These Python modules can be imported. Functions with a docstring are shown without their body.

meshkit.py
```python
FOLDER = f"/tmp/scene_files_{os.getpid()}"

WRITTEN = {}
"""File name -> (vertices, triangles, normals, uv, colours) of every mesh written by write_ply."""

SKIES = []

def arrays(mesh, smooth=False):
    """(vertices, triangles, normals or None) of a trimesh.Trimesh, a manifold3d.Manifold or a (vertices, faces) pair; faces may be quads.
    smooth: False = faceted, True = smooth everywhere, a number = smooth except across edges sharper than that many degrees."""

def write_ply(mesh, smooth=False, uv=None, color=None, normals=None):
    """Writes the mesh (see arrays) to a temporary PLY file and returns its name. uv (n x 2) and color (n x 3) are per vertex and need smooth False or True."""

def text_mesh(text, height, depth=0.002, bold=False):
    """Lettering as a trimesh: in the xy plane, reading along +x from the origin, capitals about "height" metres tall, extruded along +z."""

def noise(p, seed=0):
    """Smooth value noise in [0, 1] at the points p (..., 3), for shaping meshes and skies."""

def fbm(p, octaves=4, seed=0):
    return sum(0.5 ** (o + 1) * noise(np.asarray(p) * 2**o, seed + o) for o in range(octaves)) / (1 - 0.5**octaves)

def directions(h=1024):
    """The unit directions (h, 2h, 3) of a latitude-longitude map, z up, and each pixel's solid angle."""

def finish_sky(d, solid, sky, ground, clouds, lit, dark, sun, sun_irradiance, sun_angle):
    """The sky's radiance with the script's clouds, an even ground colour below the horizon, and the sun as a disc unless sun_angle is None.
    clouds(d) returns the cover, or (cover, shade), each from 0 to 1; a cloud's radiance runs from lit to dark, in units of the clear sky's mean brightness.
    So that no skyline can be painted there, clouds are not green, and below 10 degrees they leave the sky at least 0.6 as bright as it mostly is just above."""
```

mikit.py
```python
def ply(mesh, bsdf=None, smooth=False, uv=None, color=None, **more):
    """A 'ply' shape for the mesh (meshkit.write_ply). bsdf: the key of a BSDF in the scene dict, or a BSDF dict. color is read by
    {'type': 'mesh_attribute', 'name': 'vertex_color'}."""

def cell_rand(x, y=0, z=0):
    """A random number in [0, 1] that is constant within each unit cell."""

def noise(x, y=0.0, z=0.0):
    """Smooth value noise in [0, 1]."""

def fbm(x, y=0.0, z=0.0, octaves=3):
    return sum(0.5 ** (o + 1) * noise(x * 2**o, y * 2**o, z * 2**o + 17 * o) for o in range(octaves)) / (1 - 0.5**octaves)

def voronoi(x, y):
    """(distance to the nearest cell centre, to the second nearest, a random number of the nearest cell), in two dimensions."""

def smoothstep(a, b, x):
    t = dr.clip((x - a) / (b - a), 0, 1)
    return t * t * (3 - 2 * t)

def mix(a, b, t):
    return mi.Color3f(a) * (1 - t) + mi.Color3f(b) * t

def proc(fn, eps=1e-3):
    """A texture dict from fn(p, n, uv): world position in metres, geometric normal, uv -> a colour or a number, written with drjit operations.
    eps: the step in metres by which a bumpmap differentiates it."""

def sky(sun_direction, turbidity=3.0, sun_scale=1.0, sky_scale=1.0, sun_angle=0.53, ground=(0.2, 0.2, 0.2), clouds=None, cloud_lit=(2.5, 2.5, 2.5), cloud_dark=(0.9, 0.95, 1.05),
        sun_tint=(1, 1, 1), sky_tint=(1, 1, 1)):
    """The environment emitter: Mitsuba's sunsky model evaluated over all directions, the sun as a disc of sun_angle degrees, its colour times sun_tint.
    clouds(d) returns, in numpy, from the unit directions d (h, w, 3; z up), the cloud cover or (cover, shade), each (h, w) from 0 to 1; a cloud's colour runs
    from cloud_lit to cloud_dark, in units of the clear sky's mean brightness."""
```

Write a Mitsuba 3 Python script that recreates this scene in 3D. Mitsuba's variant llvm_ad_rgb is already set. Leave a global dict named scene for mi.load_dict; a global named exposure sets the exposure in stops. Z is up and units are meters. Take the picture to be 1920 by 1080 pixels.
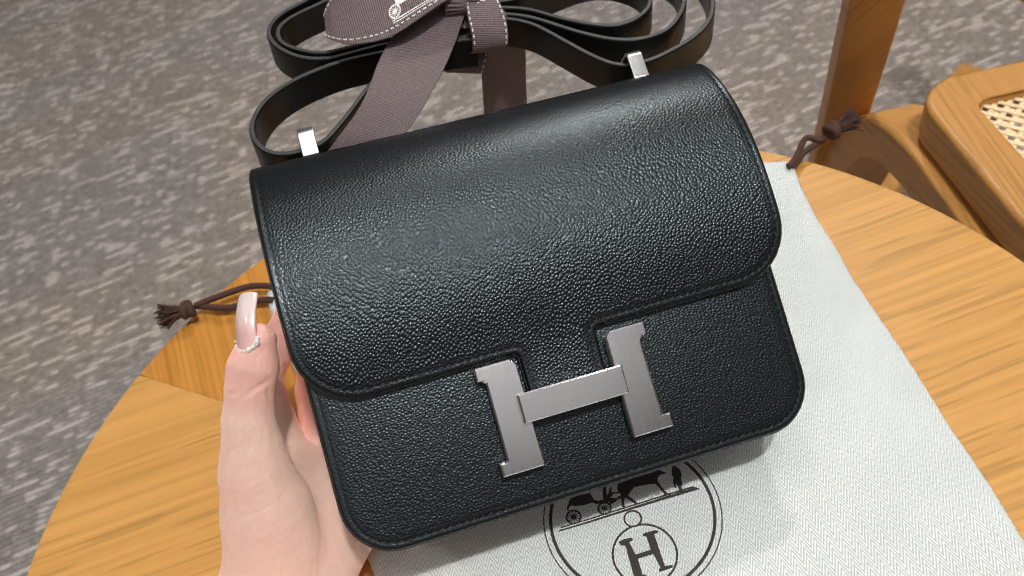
import math, random
import numpy as np, trimesh, drjit as dr, mitsuba as mi, mikit
from scipy.spatial import Delaunay, cKDTree
from scipy.interpolate import CubicSpline
from shapely.geometry import Polygon, Point, LineString, box
from shapely import contains_xy, affinity, union_all
from meshkit import noise as vnoise, fbm as vfbm
T4 = mi.ScalarTransform4f
random.seed(7); rng = np.random.default_rng(7)
scene, labels = {}, {}

# ------------------------------------------------------------------ camera, lamps, exposure
EYE = np.array([0.0, 0.0, 0.838])
FWD = np.array([0.0, 0.67984389, -0.73335686])
UPV = np.array([0.21943296, 0.71548318, 0.66327445])
scene['camera'] = {'type': 'thinlens', 'fov': 60.0, 'fov_axis': 'x', 'aperture_radius': 0.0009, 'focus_distance': 0.338,
                   'near_clip': 0.01, 'far_clip': 50.0,
                   'to_world': T4().look_at(origin=EYE.tolist(), target=(EYE + FWD).tolist(), up=UPV.tolist())}
exposure = 0.56


def lamp(key, pos, target, radius, radiance):
    scene[key] = {'type': 'disk', 'to_world': T4().look_at(origin=pos, target=target, up=[0, 1, 0.01]) @ T4().scale([radius, radius, 1]),
                  'emitter': {'type': 'area', 'radiance': {'type': 'rgb', 'value': radiance}}, 'bsdf': {'type': 'diffuse', 'reflectance': {'type': 'rgb', 'value': [0.5] * 3}}}


lamp('ceiling_downlight', [0.34, -0.38, 2.6], [0.0, 0.2, 0.5], 0.06, [780, 768, 750])
lamp('ceiling_downlight_001', [0.12, 0.78, 2.6], [0.0, 0.25, 0.5], 0.30, [3.8, 3.75, 3.65])
lamp('ceiling_downlight_002', [-1.15, -0.1, 2.6], [0.0, 0.2, 0.5], 0.06, [70, 68, 64])
lamp('ceiling_downlight_003', [0.75, 1.9, 2.6], [0.6, 1.2, 0.0], 0.06, [420, 405, 385])
scene['added_fill_panel'] = {'type': 'rectangle', 'to_world': T4().look_at(origin=[0.1, -1.0, 2.65], target=[0.1, -1.0, 0], up=[0, 1, 0]) @ T4().scale([1.2, 0.8, 1]),  # added unseen panel for ambient fill, not a known fixture
                                'emitter': {'type': 'area', 'radiance': {'type': 'rgb', 'value': [0.42, 0.42, 0.43]}}, 'bsdf': {'type': 'diffuse', 'reflectance': {'type': 'rgb', 'value': [0.5] * 3}}}
scene['added_highlight_strip'] = {'type': 'rectangle', 'to_world': T4().look_at(origin=[0.95, -0.36, 2.6], target=[0.95, -0.2, 0.5], up=[0, 1, 0]) @ T4().scale([1.25, 0.03, 1]),  # added unseen light strip, broadens the highlight across the flap
                         'emitter': {'type': 'area', 'radiance': {'type': 'rgb', 'value': [15, 14.9, 14.7]}}, 'bsdf': {'type': 'diffuse', 'reflectance': {'type': 'rgb', 'value': [0.5] * 3}}}
scene['room_glow'] = {'type': 'constant', 'radiance': {'type': 'rgb', 'value': [0.072, 0.066, 0.061]}}

# ------------------------------------------------------------------ measured outlines, millimetres
TAIL_FRONT = [[[-3.8,380.7,633.3],[10.4,377.7,630.4]],[[-22.1,367.8,629.4],[5.0,369.1,623.9]],[[-34.4,344.9,628.6],[-3.4,354.2,618.2]],[[-45.6,316.2,625.9],[-15.1,326.6,618.5]],[[-55.2,305.2,622.5],[-23.8,312.4,616.9]],[[-61.9,301.2,618.4],[-30.3,305.2,614.7]],[[-70.8,307.0,604.4],[-39.3,309.1,599.6]]]
TAIL_BACK = [[[11.8,382.1,614.1],[30.5,382.2,611.4]],[[10.6,385.1,597.8],[32.8,384.8,594.8]],[[8.8,389.1,580.3],[31.6,388.9,577.4]],[[5.9,393.4,552.3],[29.7,393.2,554.8]],[[2.1,396.1,523.4],[26.7,398.1,522.6]]]
LOOP_LEFT = [[[9.4,388.3,641.7],[12.4,375.3,632.3]],[[-9.9,387.4,653.1],[-7.0,362.2,636.5]],[[-28.0,382.5,655.4],[-26.9,350.3,635.0]],[[-40.9,377.0,651.6],[-37.8,349.8,634.6]],[[-47.3,376.3,648.3],[-46.6,352.5,634.4]],[[-53.4,374.7,642.7],[-54.0,359.6,634.1]],[[-56.1,377.4,637.0],[-57.2,368.9,631.8]],[[-52.8,386.6,635.9],[-50.9,375.2,628.1]],[[6.1,394.6,636.6],[10.4,385.4,625.3]]]
LOOP_RIGHT = [[[7.8,386.8,634.8],[22.8,385.9,633.9]],[[8.2,371.9,631.9],[22.8,370.8,629.5]],[[7.3,362.4,627.2],[24.1,360.9,624.4]],[[7.2,357.5,619.9],[23.1,355.6,616.8]],[[6.1,358.1,613.6],[21.9,357.6,611.8]],[[5.5,361.8,610.3],[21.3,360.9,609.4]],[[5.8,370.2,614.0],[21.5,369.5,613.3]],[[8.9,384.7,624.7],[22.4,382.5,622.6]]]
LOOP_LOW = [[[0.9,377.7,623.6],[19.7,376.4,621.1]],[[-5.1,370.0,611.1],[15.4,369.5,609.1]],[[-7.9,367.1,604.2],[11.6,365.5,601.4]],[[-8.3,368.8,599.0],[9.1,366.4,595.4]],[[-6.4,374.3,597.3],[9.4,372.2,594.0]],[[-0.5,389.3,607.1],[16.4,388.4,604.9]]]
THUMB = [[-92.3,215.4,607.5,6.6],[-96.5,209.6,600.8,8.2],[-99.7,204.0,594.9,7.9],[-103.0,197.8,586.4,8.8],[-104.6,192.2,577.8,10.2],[-106.4,187.5,569.4,12.6],[-107.1,180.1,555.0,16.2],[-109.2,174.6,543.0,16.5]]
INDEX = [[-105.8,208.8,540.7,10.5],[-110.7,242.2,558.0,8.6],[-92.4,253.5,573.2,7.6],[-75.1,254.5,581.8,6.6]]
MIDDLE = [[-90.9,209.4,526.2,10.2],[-91.4,241.1,540.6,9.4],[-86.1,244.3,560.0,8.0],[-72.9,245.2,570.7,6.8]]
RING = [[-80.1,204.5,523.1,10],[-75.3,233.2,541.5,8.6],[-57.6,239.7,558.4,7.4],[-42.8,239.7,563.9,6.4]]
PINKY = [[-73.3,197.1,519.6,8.5],[-62.9,216.2,531.2,7.4],[-46.4,222.6,545.2,6.6],[-35.2,222.9,550.0,5.8]]
WRIST = [[-117.7,160.6,526.0,17],[-105.4,164.3,515.8,14],[-99.4,84.0,540.9,24],[-117.9,132.1,526.9,17],[-104.5,133.5,520.0,15]]
NAIL = [[-95.8,209.9,611.9],[-95.3,211.2,613.8],[-94.3,218.2,616.9],[-92.5,227.3,621.2]]
CREASE = [[[-105.1,201.3,600.6],[-100.5,199.0,601.1],[-94.7,199.4,601.5],[-89.8,202.7,600.4]],[[-105.4,199.0,598.4],[-99.9,197.9,600.1],[-96.9,198.4,600.6]],[[-91.3,199.7,597.7],[-91.9,198.0,592.0]]]
RING_OUT = [27.02,171.4,35.93]
RING_IN = [27.2,171.26,33.1]
RING_MED = [27.98,153.93,12.54]
RING_LOOP = [27.24,169.66,3.42]
WHEELS = [[4.05,176.29,2.94],[17.27,176.98,2.63]]
E_LINE1 = [[-3.6,171.35],[-2.52,171.93],[55.81,177.02],[57.07,175.82],[55.75,175.78]]
E_LINE2 = [[-2.17,172.69],[-1.95,173.13],[54.72,177.73],[55.2,177.17]]
E_BODY = [[3.11,182.39],[3.91,184.02],[5.59,185.67],[13.15,185.26],[13.72,181.94],[15.43,180.78],[18.4,180.77],[20.7,183.51],[21.75,185.63],[22.37,185.47],[21.64,183.27],[23.2,182.88],[26.09,182.52],[25.97,182.03],[22.44,182.48],[20.43,180.99],[22.55,180.24],[22.49,178.65],[20.29,179.05],[18.49,179.79],[14.49,179.55],[13.14,180.84],[10.12,180.64],[5.91,180.96],[4.1,181.77],[2.74,180.65],[2.97,179.51],[2.15,179.71],[2.19,181.15]]
E_SHAFT = [[19.53,178.66],[24.64,180.67],[29.15,182.86],[29.32,182.23],[24.77,179.9],[19.68,177.89]]
E_HORSE = [[25.09,186.5],[34.05,187.62],[41.91,188.27],[43.04,188.74],[46.0,186.23],[42.97,186.1],[41.61,184.79],[41.47,183.1],[43.06,178.25],[44.75,176.14],[42.84,176.32],[41.72,179.32],[40.34,182.64],[37.15,183.07],[33.25,183.32],[31.23,183.23],[29.51,181.66],[27.82,180.24],[28.79,178.9],[30.5,176.65],[30.49,175.35],[29.31,176.36],[27.43,178.73],[26.44,179.49],[25.4,177.19],[25.4,175.38],[24.36,175.64],[24.82,178.79],[25.21,181.64],[24.31,183.34]]
E_MAN = [[48.75,187.66],[49.83,189.06],[50.49,188.36],[51.75,186.51],[51.71,183.49],[50.99,182.4],[50.82,179.61],[49.84,178.53],[50.36,176.77],[48.8,176.58],[48.8,178.79],[48.55,180.18],[48.24,181.38],[48.05,178.46],[47.5,178.82],[47.34,181.23],[48.34,183.97],[47.78,185.02]]
E_H = [[19.28,161.25],[21.09,161.9],[24.71,161.85],[25.06,160.74],[23.35,160.27],[24.37,154.5],[30.78,154.97],[30.55,161.12],[29.21,161.31],[29.62,162.37],[34.81,162.7],[35.82,161.76],[33.71,161.04],[34.22,147.23],[37.0,147.22],[37.14,146.22],[31.56,145.46],[31.56,146.56],[32.55,146.78],[31.23,153.2],[24.85,152.73],[24.92,145.99],[26.34,145.53],[26.22,143.96],[20.14,145.38],[21.61,146.32],[21.5,159.22],[19.74,159.78]]
CORD_LEFT = [[[-125.8,345.7,508.0],[-129.6,347.3,508.0],[-137.7,349.4,508.0],[-146.5,348.8,508.0],[-155.3,347.1,508.0],[-162.5,345.7,508.0],[-168.0,344.2,508.0]],[[-125.7,337.2,506.0],[-130.1,338.9,506.0],[-138.0,339.7,506.0],[-146.8,338.8,506.0],[-155.6,340.7,506.0],[-163.2,343.8,506.0],[-169.0,345.9,506.0]],[[-171.4,341.6,509.0]]]
CORD_RIGHT = [[[160.0,348.7,508.0],[166.2,353.9,508.0],[169.7,358.4,508.0],[174.2,364.5,508.0],[178.5,367.8,508.0],[181.8,364.6,508.0],[186.5,364.9,508.0]],[[162.5,350.2,506.0],[169.5,355.7,506.0],[173.9,359.4,506.0],[178.4,361.6,506.0],[182.4,364.1,506.0],[186.9,365.4,506.0]],[[190.9,364.4,512.0]]]
SEAMLINE = [[146.1,340.7,505.0],[165.7,342.0,505.0]]
STRAP_A = [[9.1,368.9,616.3],[-13.7,366.2,617.9],[-33.6,365.7,619.3],[-46.0,364.7,620.2],[-54.7,363.2,620.8],[-66.2,358.9,621.7],[-76.8,352.7,622.5],[-85.2,344.4,623.2],[-91.1,332.9,623.8],[-92.7,322.7,624.0],[-90.2,311.0,623.9],[-86.0,304.3,623.7],[-79.4,300.3,623.3],[-71.1,300.6,622.7],[-65.2,302.2,622.3],[-57.1,311.6,621.6],[-50.2,323.7,621.0],[-41.8,339.5,620.2],[-24.3,358.7,618.7],[8.5,364.2,616.4]]
STRAP_B = [[11.1,384.2,615.9],[-7.9,428.6,616.8],[-34.7,440.4,618.6],[-57.0,436.1,620.2],[-69.9,426.0,621.2],[-79.2,419.1,621.9],[-86.2,409.1,622.6],[-87.8,400.3,622.8],[-85.7,390.6,622.7],[-79.4,380.0,622.4],[-69.9,371.4,621.8],[-58.8,368.1,621.1],[-47.8,369.5,620.3],[-36.5,371.8,619.5],[-13.0,373.7,617.8],[10.2,376.9,616.1]]
STRAP_C = [[11.6,388.2,615.9],[-8.8,418.6,617.0],[-35.2,430.7,618.7],[-54.5,425.6,620.1],[-66.7,418.4,621.1],[-76.5,411.8,621.8],[-82.6,403.3,622.4],[-83.3,397.4,622.5],[-81.1,388.7,622.4],[-73.6,380.2,622.0],[-61.6,373.7,621.2],[-47.6,374.7,620.2],[-35.0,375.6,619.3],[-12.7,377.6,617.7],[10.6,380.3,616.0]]
STRAP_D = [[9.8,394.0,615.9],[25.7,388.4,614.9],[36.6,383.4,614.1],[46.3,374.2,613.6],[59.1,363.6,612.8],[69.2,358.0,612.1],[78.6,357.5,611.5],[86.5,362.0,610.9],[92.3,369.3,610.4],[94.8,379.5,610.1],[92.0,394.6,610.1],[76.3,407.7,611.1],[53.6,402.7,612.7],[36.4,396.2,614.0],[15.5,397.5,615.5]]
STRAP_E = [[9.0,388.0,616.0],[25.5,382.3,614.9],[35.4,376.6,614.3],[48.1,364.1,613.5],[60.3,352.1,612.8],[73.2,343.9,612.0],[83.6,342.6,611.3],[93.3,345.7,610.6],[101.5,354.3,609.9],[107.4,364.5,609.3],[111.3,378.4,608.9],[109.9,396.5,608.8],[94.5,415.1,609.7],[65.9,410.0,611.8],[39.7,399.5,613.7],[16.1,401.7,615.4]]
STRAP_F = [[8.3,382.1,616.2],[25.6,377.6,615.0],[34.5,371.3,614.4],[43.3,358.8,613.9],[51.5,344.5,613.5],[59.4,332.1,613.1],[68.2,324.2,612.6],[77.1,323.8,611.9],[90.4,328.6,611.0],[103.7,336.8,609.9],[112.4,345.5,609.2],[118.6,356.3,608.6],[122.8,369.4,608.2],[125.0,390.4,607.8],[118.8,412.9,608.0],[98.9,432.0,609.2],[68.3,421.0,611.5],[40.6,404.8,613.6],[16.5,404.8,615.3]]
WHEELPX = [[-23.0,358.2,643.7],[-13.2,362.5,642.3],[13.5,370.5,631.9]]

# ------------------------------------------------------------------ materials
noise, fbm, smoothstep, mix, proc = mikit.noise, mikit.fbm, mikit.smoothstep, mikit.mix, mikit.proc


def rgb(*c):
    return {'type': 'rgb', 'value': list(c)}


def principled(color, rough, **k):
    c = color if isinstance(color, dict) else rgb(*color)
    return {'type': 'twosided', 'bsdf': {'type': 'principled', 'base_color': c, 'roughness': rough, **k}}


scene['leather'] = principled((0.0022, 0.0034, 0.0041), 0.335, specular=0.58, spec_tint=0.35)
scene['leather_smooth'] = principled((0.010, 0.011, 0.012), 0.42, specular=0.5)
scene['edge_paint'] = principled((0.022, 0.023, 0.024), 0.30, specular=0.6)
scene['thread'] = principled((0.016, 0.017, 0.018), 0.5)
scene['strap_leather'] = principled((0.005, 0.005, 0.0055), 0.34, specular=0.26)
scene['strap_edge_highlight'] = principled((0.055, 0.056, 0.056), 0.42, specular=0.5)  # grey-black edge paint, lightened so its colour carries the overhead highlight
scene['steel'] = principled((0.56, 0.545, 0.55), proc(lambda p, n, uv: 0.17 + 0.06 * noise(p.x * 70, p.y * 70, p.z * 70) + 0.02 * noise(p.x * 900, p.y * 60, p.z * 60)), metallic=1.0)
scene['bright_steel'] = principled((0.90, 0.91, 0.92), 0.22, metallic=1.0)
scene['crystal'] = principled((0.93, 0.93, 0.92), 0.14, metallic=0.25, specular=1.0)


def wood(angle, dark, light, fine=1.0):
    ca, sa = math.cos(angle), math.sin(angle)

    def fn(p, n, uv):
        x, y = p.x * ca + p.y * sa, -p.x * sa + p.y * ca + 0.6 * p.z
        y2 = y + 0.0022 * noise(x * 6, y * 14, 3)
        broad = noise(x * 2.2, y2 * 42, 1)
        streak = noise(x * 5.0, y2 * 330 * fine, 5)
        fib = noise(x * 12, y2 * 900 * fine, 9)
        pore = smoothstep(0.60, 0.85, noise(x * 26, y2 * 640 * fine, 21)) * smoothstep(0.30, 0.65, noise(x * 4, y2 * 60, 33))
        t = dr.clip(0.20 * broad + 0.42 * streak + 0.38 * fib, 0, 1)
        c = mix(dark, light, smoothstep(0.15, 0.85, t))
        return c * (1 - 0.18 * pore)
    return fn


wd, wl = (0.56, 0.284, 0.077), (0.665, 0.348, 0.103)
scene['veneer_a'] = principled(proc(wood(math.radians(9.0), wd, wl)), 0.42, specular=0.35)
scene['veneer_b'] = principled(proc(wood(math.radians(-76.0), (0.49, 0.205, 0.036), (0.63, 0.280, 0.054))), 0.42, specular=0.35)
scene['chair_wood'] = principled(proc(wood(math.radians(86.0), (0.51, 0.245, 0.066), (0.57, 0.285, 0.085), 0.9)), 0.40, specular=0.4)
scene['cane'] = principled((0.84, 0.68, 0.42), 0.5)


def carpet_height(p):
    a = math.radians(15.0)
    x, y = p.x * math.cos(a) + p.y * math.sin(a), -p.x * math.sin(a) + p.y * math.cos(a)
    y = y + 0.004 * (noise(x * 18, y * 12, 2) - 0.5)
    row = dr.floor(y / 0.0078)
    f = y / 0.0078 - row
    prof = dr.sqrt(dr.maximum(4 * f * (1 - f), 0))
    lump = noise(x * 46 + 13.7 * row, row * 3.1, 4)
    dash = smoothstep(0.55, 0.90, noise(x * 58 + 7.9 * row, row * 5.3, 14))
    l2 = noise(x * 190 + 5.3 * row, y * 260, 8)
    return prof, lump, dash, l2, x, y


def carpet_col(p, n, uv):
    prof, lump, dash, l2, x, y = carpet_height(p)
    t = dr.clip(0.30 * prof + 0.10 * lump + 0.24 * l2 + 0.52 * dash * prof, 0, 1)
    c = mix((0.200, 0.174, 0.156), (0.66, 0.60, 0.56), smoothstep(0.12, 1.0, t))
    tint = mix((1.03, 0.99, 0.95), (0.98, 1.0, 1.01), smoothstep(0.3, 0.7, noise(x * 5, y * 6, 40)))
    return c * tint * (0.96 + 0.08 * noise(x * 5, y * 8, 1))


def carpet_bump(p, n, uv):
    prof, lump, dash, l2, x, y = carpet_height(p)
    return 0.0016 * prof * (0.5 + lump + 0.8 * dash) + 0.0008 * l2


scene['carpet_mat'] = {'type': 'twosided', 'bsdf': {'type': 'bumpmap', 'arbitrary': proc(carpet_bump, 8e-4), 'scale': 1.0,
                                                    'bsdf': {'type': 'diffuse', 'reflectance': proc(carpet_col)}}}


def herring(uv):     # uv in millimetres; zigzag columns of a twill
    a, b = uv.x, uv.y
    col = a / 5.0
    tri = dr.abs(col - dr.floor(col) - 0.5) * 2
    v = (b + 0.25 * noise(a * 0.15, b * 0.15) + tri * 6.2) / 2.75
    f = v - dr.floor(v)
    return smoothstep(0.12, 0.42, dr.abs(f - 0.5))


def cloth_col(p, n, uv):
    h = herring(uv)
    return mix((0.565, 0.60, 0.575), (0.855, 0.885, 0.865), h) * (0.94 + 0.12 * noise(uv.x * 0.9, uv.y * 1.4, 3) * noise(uv.x * 0.05, uv.y * 0.05, 5))


def cloth_bump(p, n, uv):
    return 0.00010 * herring(uv)


scene['cotton'] = {'type': 'twosided', 'bsdf': {'type': 'bumpmap', 'arbitrary': proc(cloth_bump, 2e-4), 'scale': 1.0,
                                                'bsdf': {'type': 'diffuse', 'reflectance': proc(cloth_col)}}}
scene['print_ink'] = principled((0.060, 0.053, 0.048), 0.8, specular=0.1)
scene['cord_cotton'] = principled((0.085, 0.045, 0.036), 0.85, specular=0.15)


def ribs(uv):
    r = uv.y * (2 * math.pi / 1.02) + 0.5 * noise(uv.x * 0.4, uv.y * 0.5, 2)
    return 0.5 + 0.5 * dr.sin(r)


def ribbon_col(p, n, uv):
    edge = smoothstep(0.7, 0.2, dr.minimum(uv.x, 35.0 - uv.x))
    return mix((0.080, 0.056, 0.059), (0.265, 0.205, 0.212), ribs(uv)) * (0.85 + 0.3 * noise(uv.x * 1.9, uv.y * 0.8, 6)) * (1 - 0.2 * edge)


def ribbon_bump(p, n, uv):
    return 0.00022 * ribs(uv)


scene['grosgrain'] = {'type': 'twosided', 'bsdf': {'type': 'bumpmap', 'arbitrary': proc(ribbon_bump, 1e-4), 'scale': 1.0,
                      'bsdf': {'type': 'principled', 'base_color': proc(ribbon_col), 'roughness': 0.75, 'specular': 0.25, 'sheen': 0.3}}}
scene['white_thread'] = principled((0.80, 0.78, 0.74), 0.7)


def ridge(x):
    return 1 - dr.abs(2 * x - 1)


def skin_bump(p, n, uv):
    a = p.x * 0.93 + p.y * 0.23 + p.z * 0.21
    l = p.x * 0.33 - p.y * 0.73 - p.z * 0.60
    w = noise(a * 60, l * 80, 2)
    f1 = smoothstep(0.86, 1.0, ridge(noise(a * 90 + 3 * w, l * 520, 5)))
    f2 = smoothstep(0.84, 1.0, ridge(noise(a * 420, l * 300, 7)))
    f3 = smoothstep(0.84, 1.0, ridge(noise(p.x * 700, p.y * 700, p.z * 700)))
    palm = smoothstep(0.225, 0.200, p.y)
    return -0.00034 * f1 * (0.35 + 0.65 * palm) * noise(a * 130, l * 130, 9) - 0.00009 * f2 - 0.00007 * f3


scene['skin'] = {'type': 'twosided', 'bsdf': {'type': 'bumpmap', 'arbitrary': proc(skin_bump, 2.5e-4), 'scale': 1.0,
                 'bsdf': {'type': 'principled', 'base_color': {'type': 'mesh_attribute', 'name': 'vertex_color'}, 'roughness': 0.46, 'specular': 0.42, 'flatness': 0.6, 'sheen': 0.15, 'sheen_tint': 0.6}}}


def nail_col(p, n, uv):
    return mix((0.74, 0.45, 0.415), (0.72, 0.60, 0.585), smoothstep(0.25, 0.8, uv.y / 20.5))


scene['nail_gel'] = principled(proc(nail_col), 0.22, specular=0.6, clearcoat=1.0, clearcoat_gloss=0.96)

# ------------------------------------------------------------------ helpers (geometry in millimetres, written out in metres)


def put(key, vf, bsdf, smooth=True, uv=None, color=None):
    v, f = vf[0], vf[1]
    if uv is None and len(vf) > 2:
        uv = vf[2]
    v = np.asarray(v, float) / 1000.0
    if uv is not None or color is not None:
        smooth = True
    scene[key] = mikit.ply(trimesh.Trimesh(v, np.asarray(f), process=False), bsdf, smooth=smooth, uv=uv, color=color)


def about(key, label, category=None, group=None, kind=None):
    d = {'label': label}
    if category: d['category'] = category
    if group: d['group'] = group
    if kind: d['kind'] = kind
    labels[key] = d


def join(parts):
    vs, fs, us, at = [], [], [], 0
    for p in parts:
        vs.append(np.asarray(p[0])); fs.append(np.asarray(p[1]) + at); at += len(p[0])
        if len(p) > 2: us.append(p[2])
    if len(us) == len(parts):
        return np.vstack(vs), np.vstack(fs), np.vstack(us)
    return np.vstack(vs), np.vstack(fs)


def resample(ring, step):
    ring = np.asarray(ring, float)
    d = np.r_[0, np.cumsum(np.linalg.norm(np.diff(ring, axis=0), axis=1))]
    n = max(8, int(round(d[-1] / step)))
    s = np.linspace(0, d[-1], n, endpoint=False)
    return np.stack([np.interp(s, d, ring[:, k]) for k in range(ring.shape[1])], 1)


def slab(poly, step, thick, r, place, disp=None, closed=True, rim=None):
    """A sheet over the polygon, its top edge rounded with radius r, its underside flat. place(a, b, h) -> points."""
    rings = [resample(np.array(poly.exterior.coords), step)] + [resample(np.array(i.coords), step) for i in poly.interiors]
    x0, y0, x1, y1 = poly.bounds
    gx, gy = np.meshgrid(np.arange(x0, x1 + step, step), np.arange(y0, y1 + step, step * 0.866))
    gx = gx + (np.arange(gx.shape[0]) % 2)[:, None] * step * 0.5
    g = np.stack([gx.ravel(), gy.ravel()], 1)
    inner = poly.buffer(-0.55 * step)
    g = g[contains_xy(inner, g[:, 0], g[:, 1])] if not inner.is_empty else g[:0]
    bd = np.vstack(rings)
    pts = np.vstack([bd, g])
    f = Delaunay(pts).simplices
    c = pts[f].mean(1)
    f = f[contains_xy(poly.buffer(1e-6), c[:, 0], c[:, 1])]
    e1, e2 = pts[f[:, 1]] - pts[f[:, 0]], pts[f[:, 2]] - pts[f[:, 0]]
    area = e1[:, 0] * e2[:, 1] - e1[:, 1] * e2[:, 0]
    f[area < 0] = f[area < 0][:, ::-1]
    f = f[np.abs(area) > 1e-9]
    d = cKDTree(bd if rim is None else resample(np.array(rim.exterior.coords), 0.15)).query(pts)[0]
    d[d < 0.08] = 0
    dd = np.minimum(d, r)
    h = thick - r + np.sqrt(np.maximum(r * r - (r - dd) ** 2, 0)) if r > 0 else np.full(len(pts), thick)
    hh = h + (disp(pts[:, 0], pts[:, 1], d) if disp is not None else 0)
    top = place(pts[:, 0], pts[:, 1], hh)
    if not closed:
        return top, f, pts
    bot = place(pts[:, 0], pts[:, 1], np.zeros(len(pts)))
    n = len(pts)
    sides, at = [], 0
    for q in rings:
        i = np.arange(len(q)) + at; j = np.roll(i, -1); at += len(q)
        ccw = (np.roll(q[:, 0], -1) * q[:, 1] - q[:, 0] * np.roll(q[:, 1], -1)).sum() < 0
        quad = np.stack([i + n, j + n, j, i], 1) if ccw else np.stack([j + n, i + n, i, j], 1)
        sides += [quad[:, [0, 1, 2]], quad[:, [0, 2, 3]]]
    return np.vstack([top, bot]), np.vstack([f, f[:, ::-1] + n] + sides), np.vstack([pts, pts])


def smooth_path(p, n, closed=False):
    p = np.asarray(p, float)
    d = np.r_[0, np.cumsum(np.linalg.norm(np.diff(p, axis=0), axis=1))]
    return CubicSpline(d, p)(np.linspace(0, d[-1], n))


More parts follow.
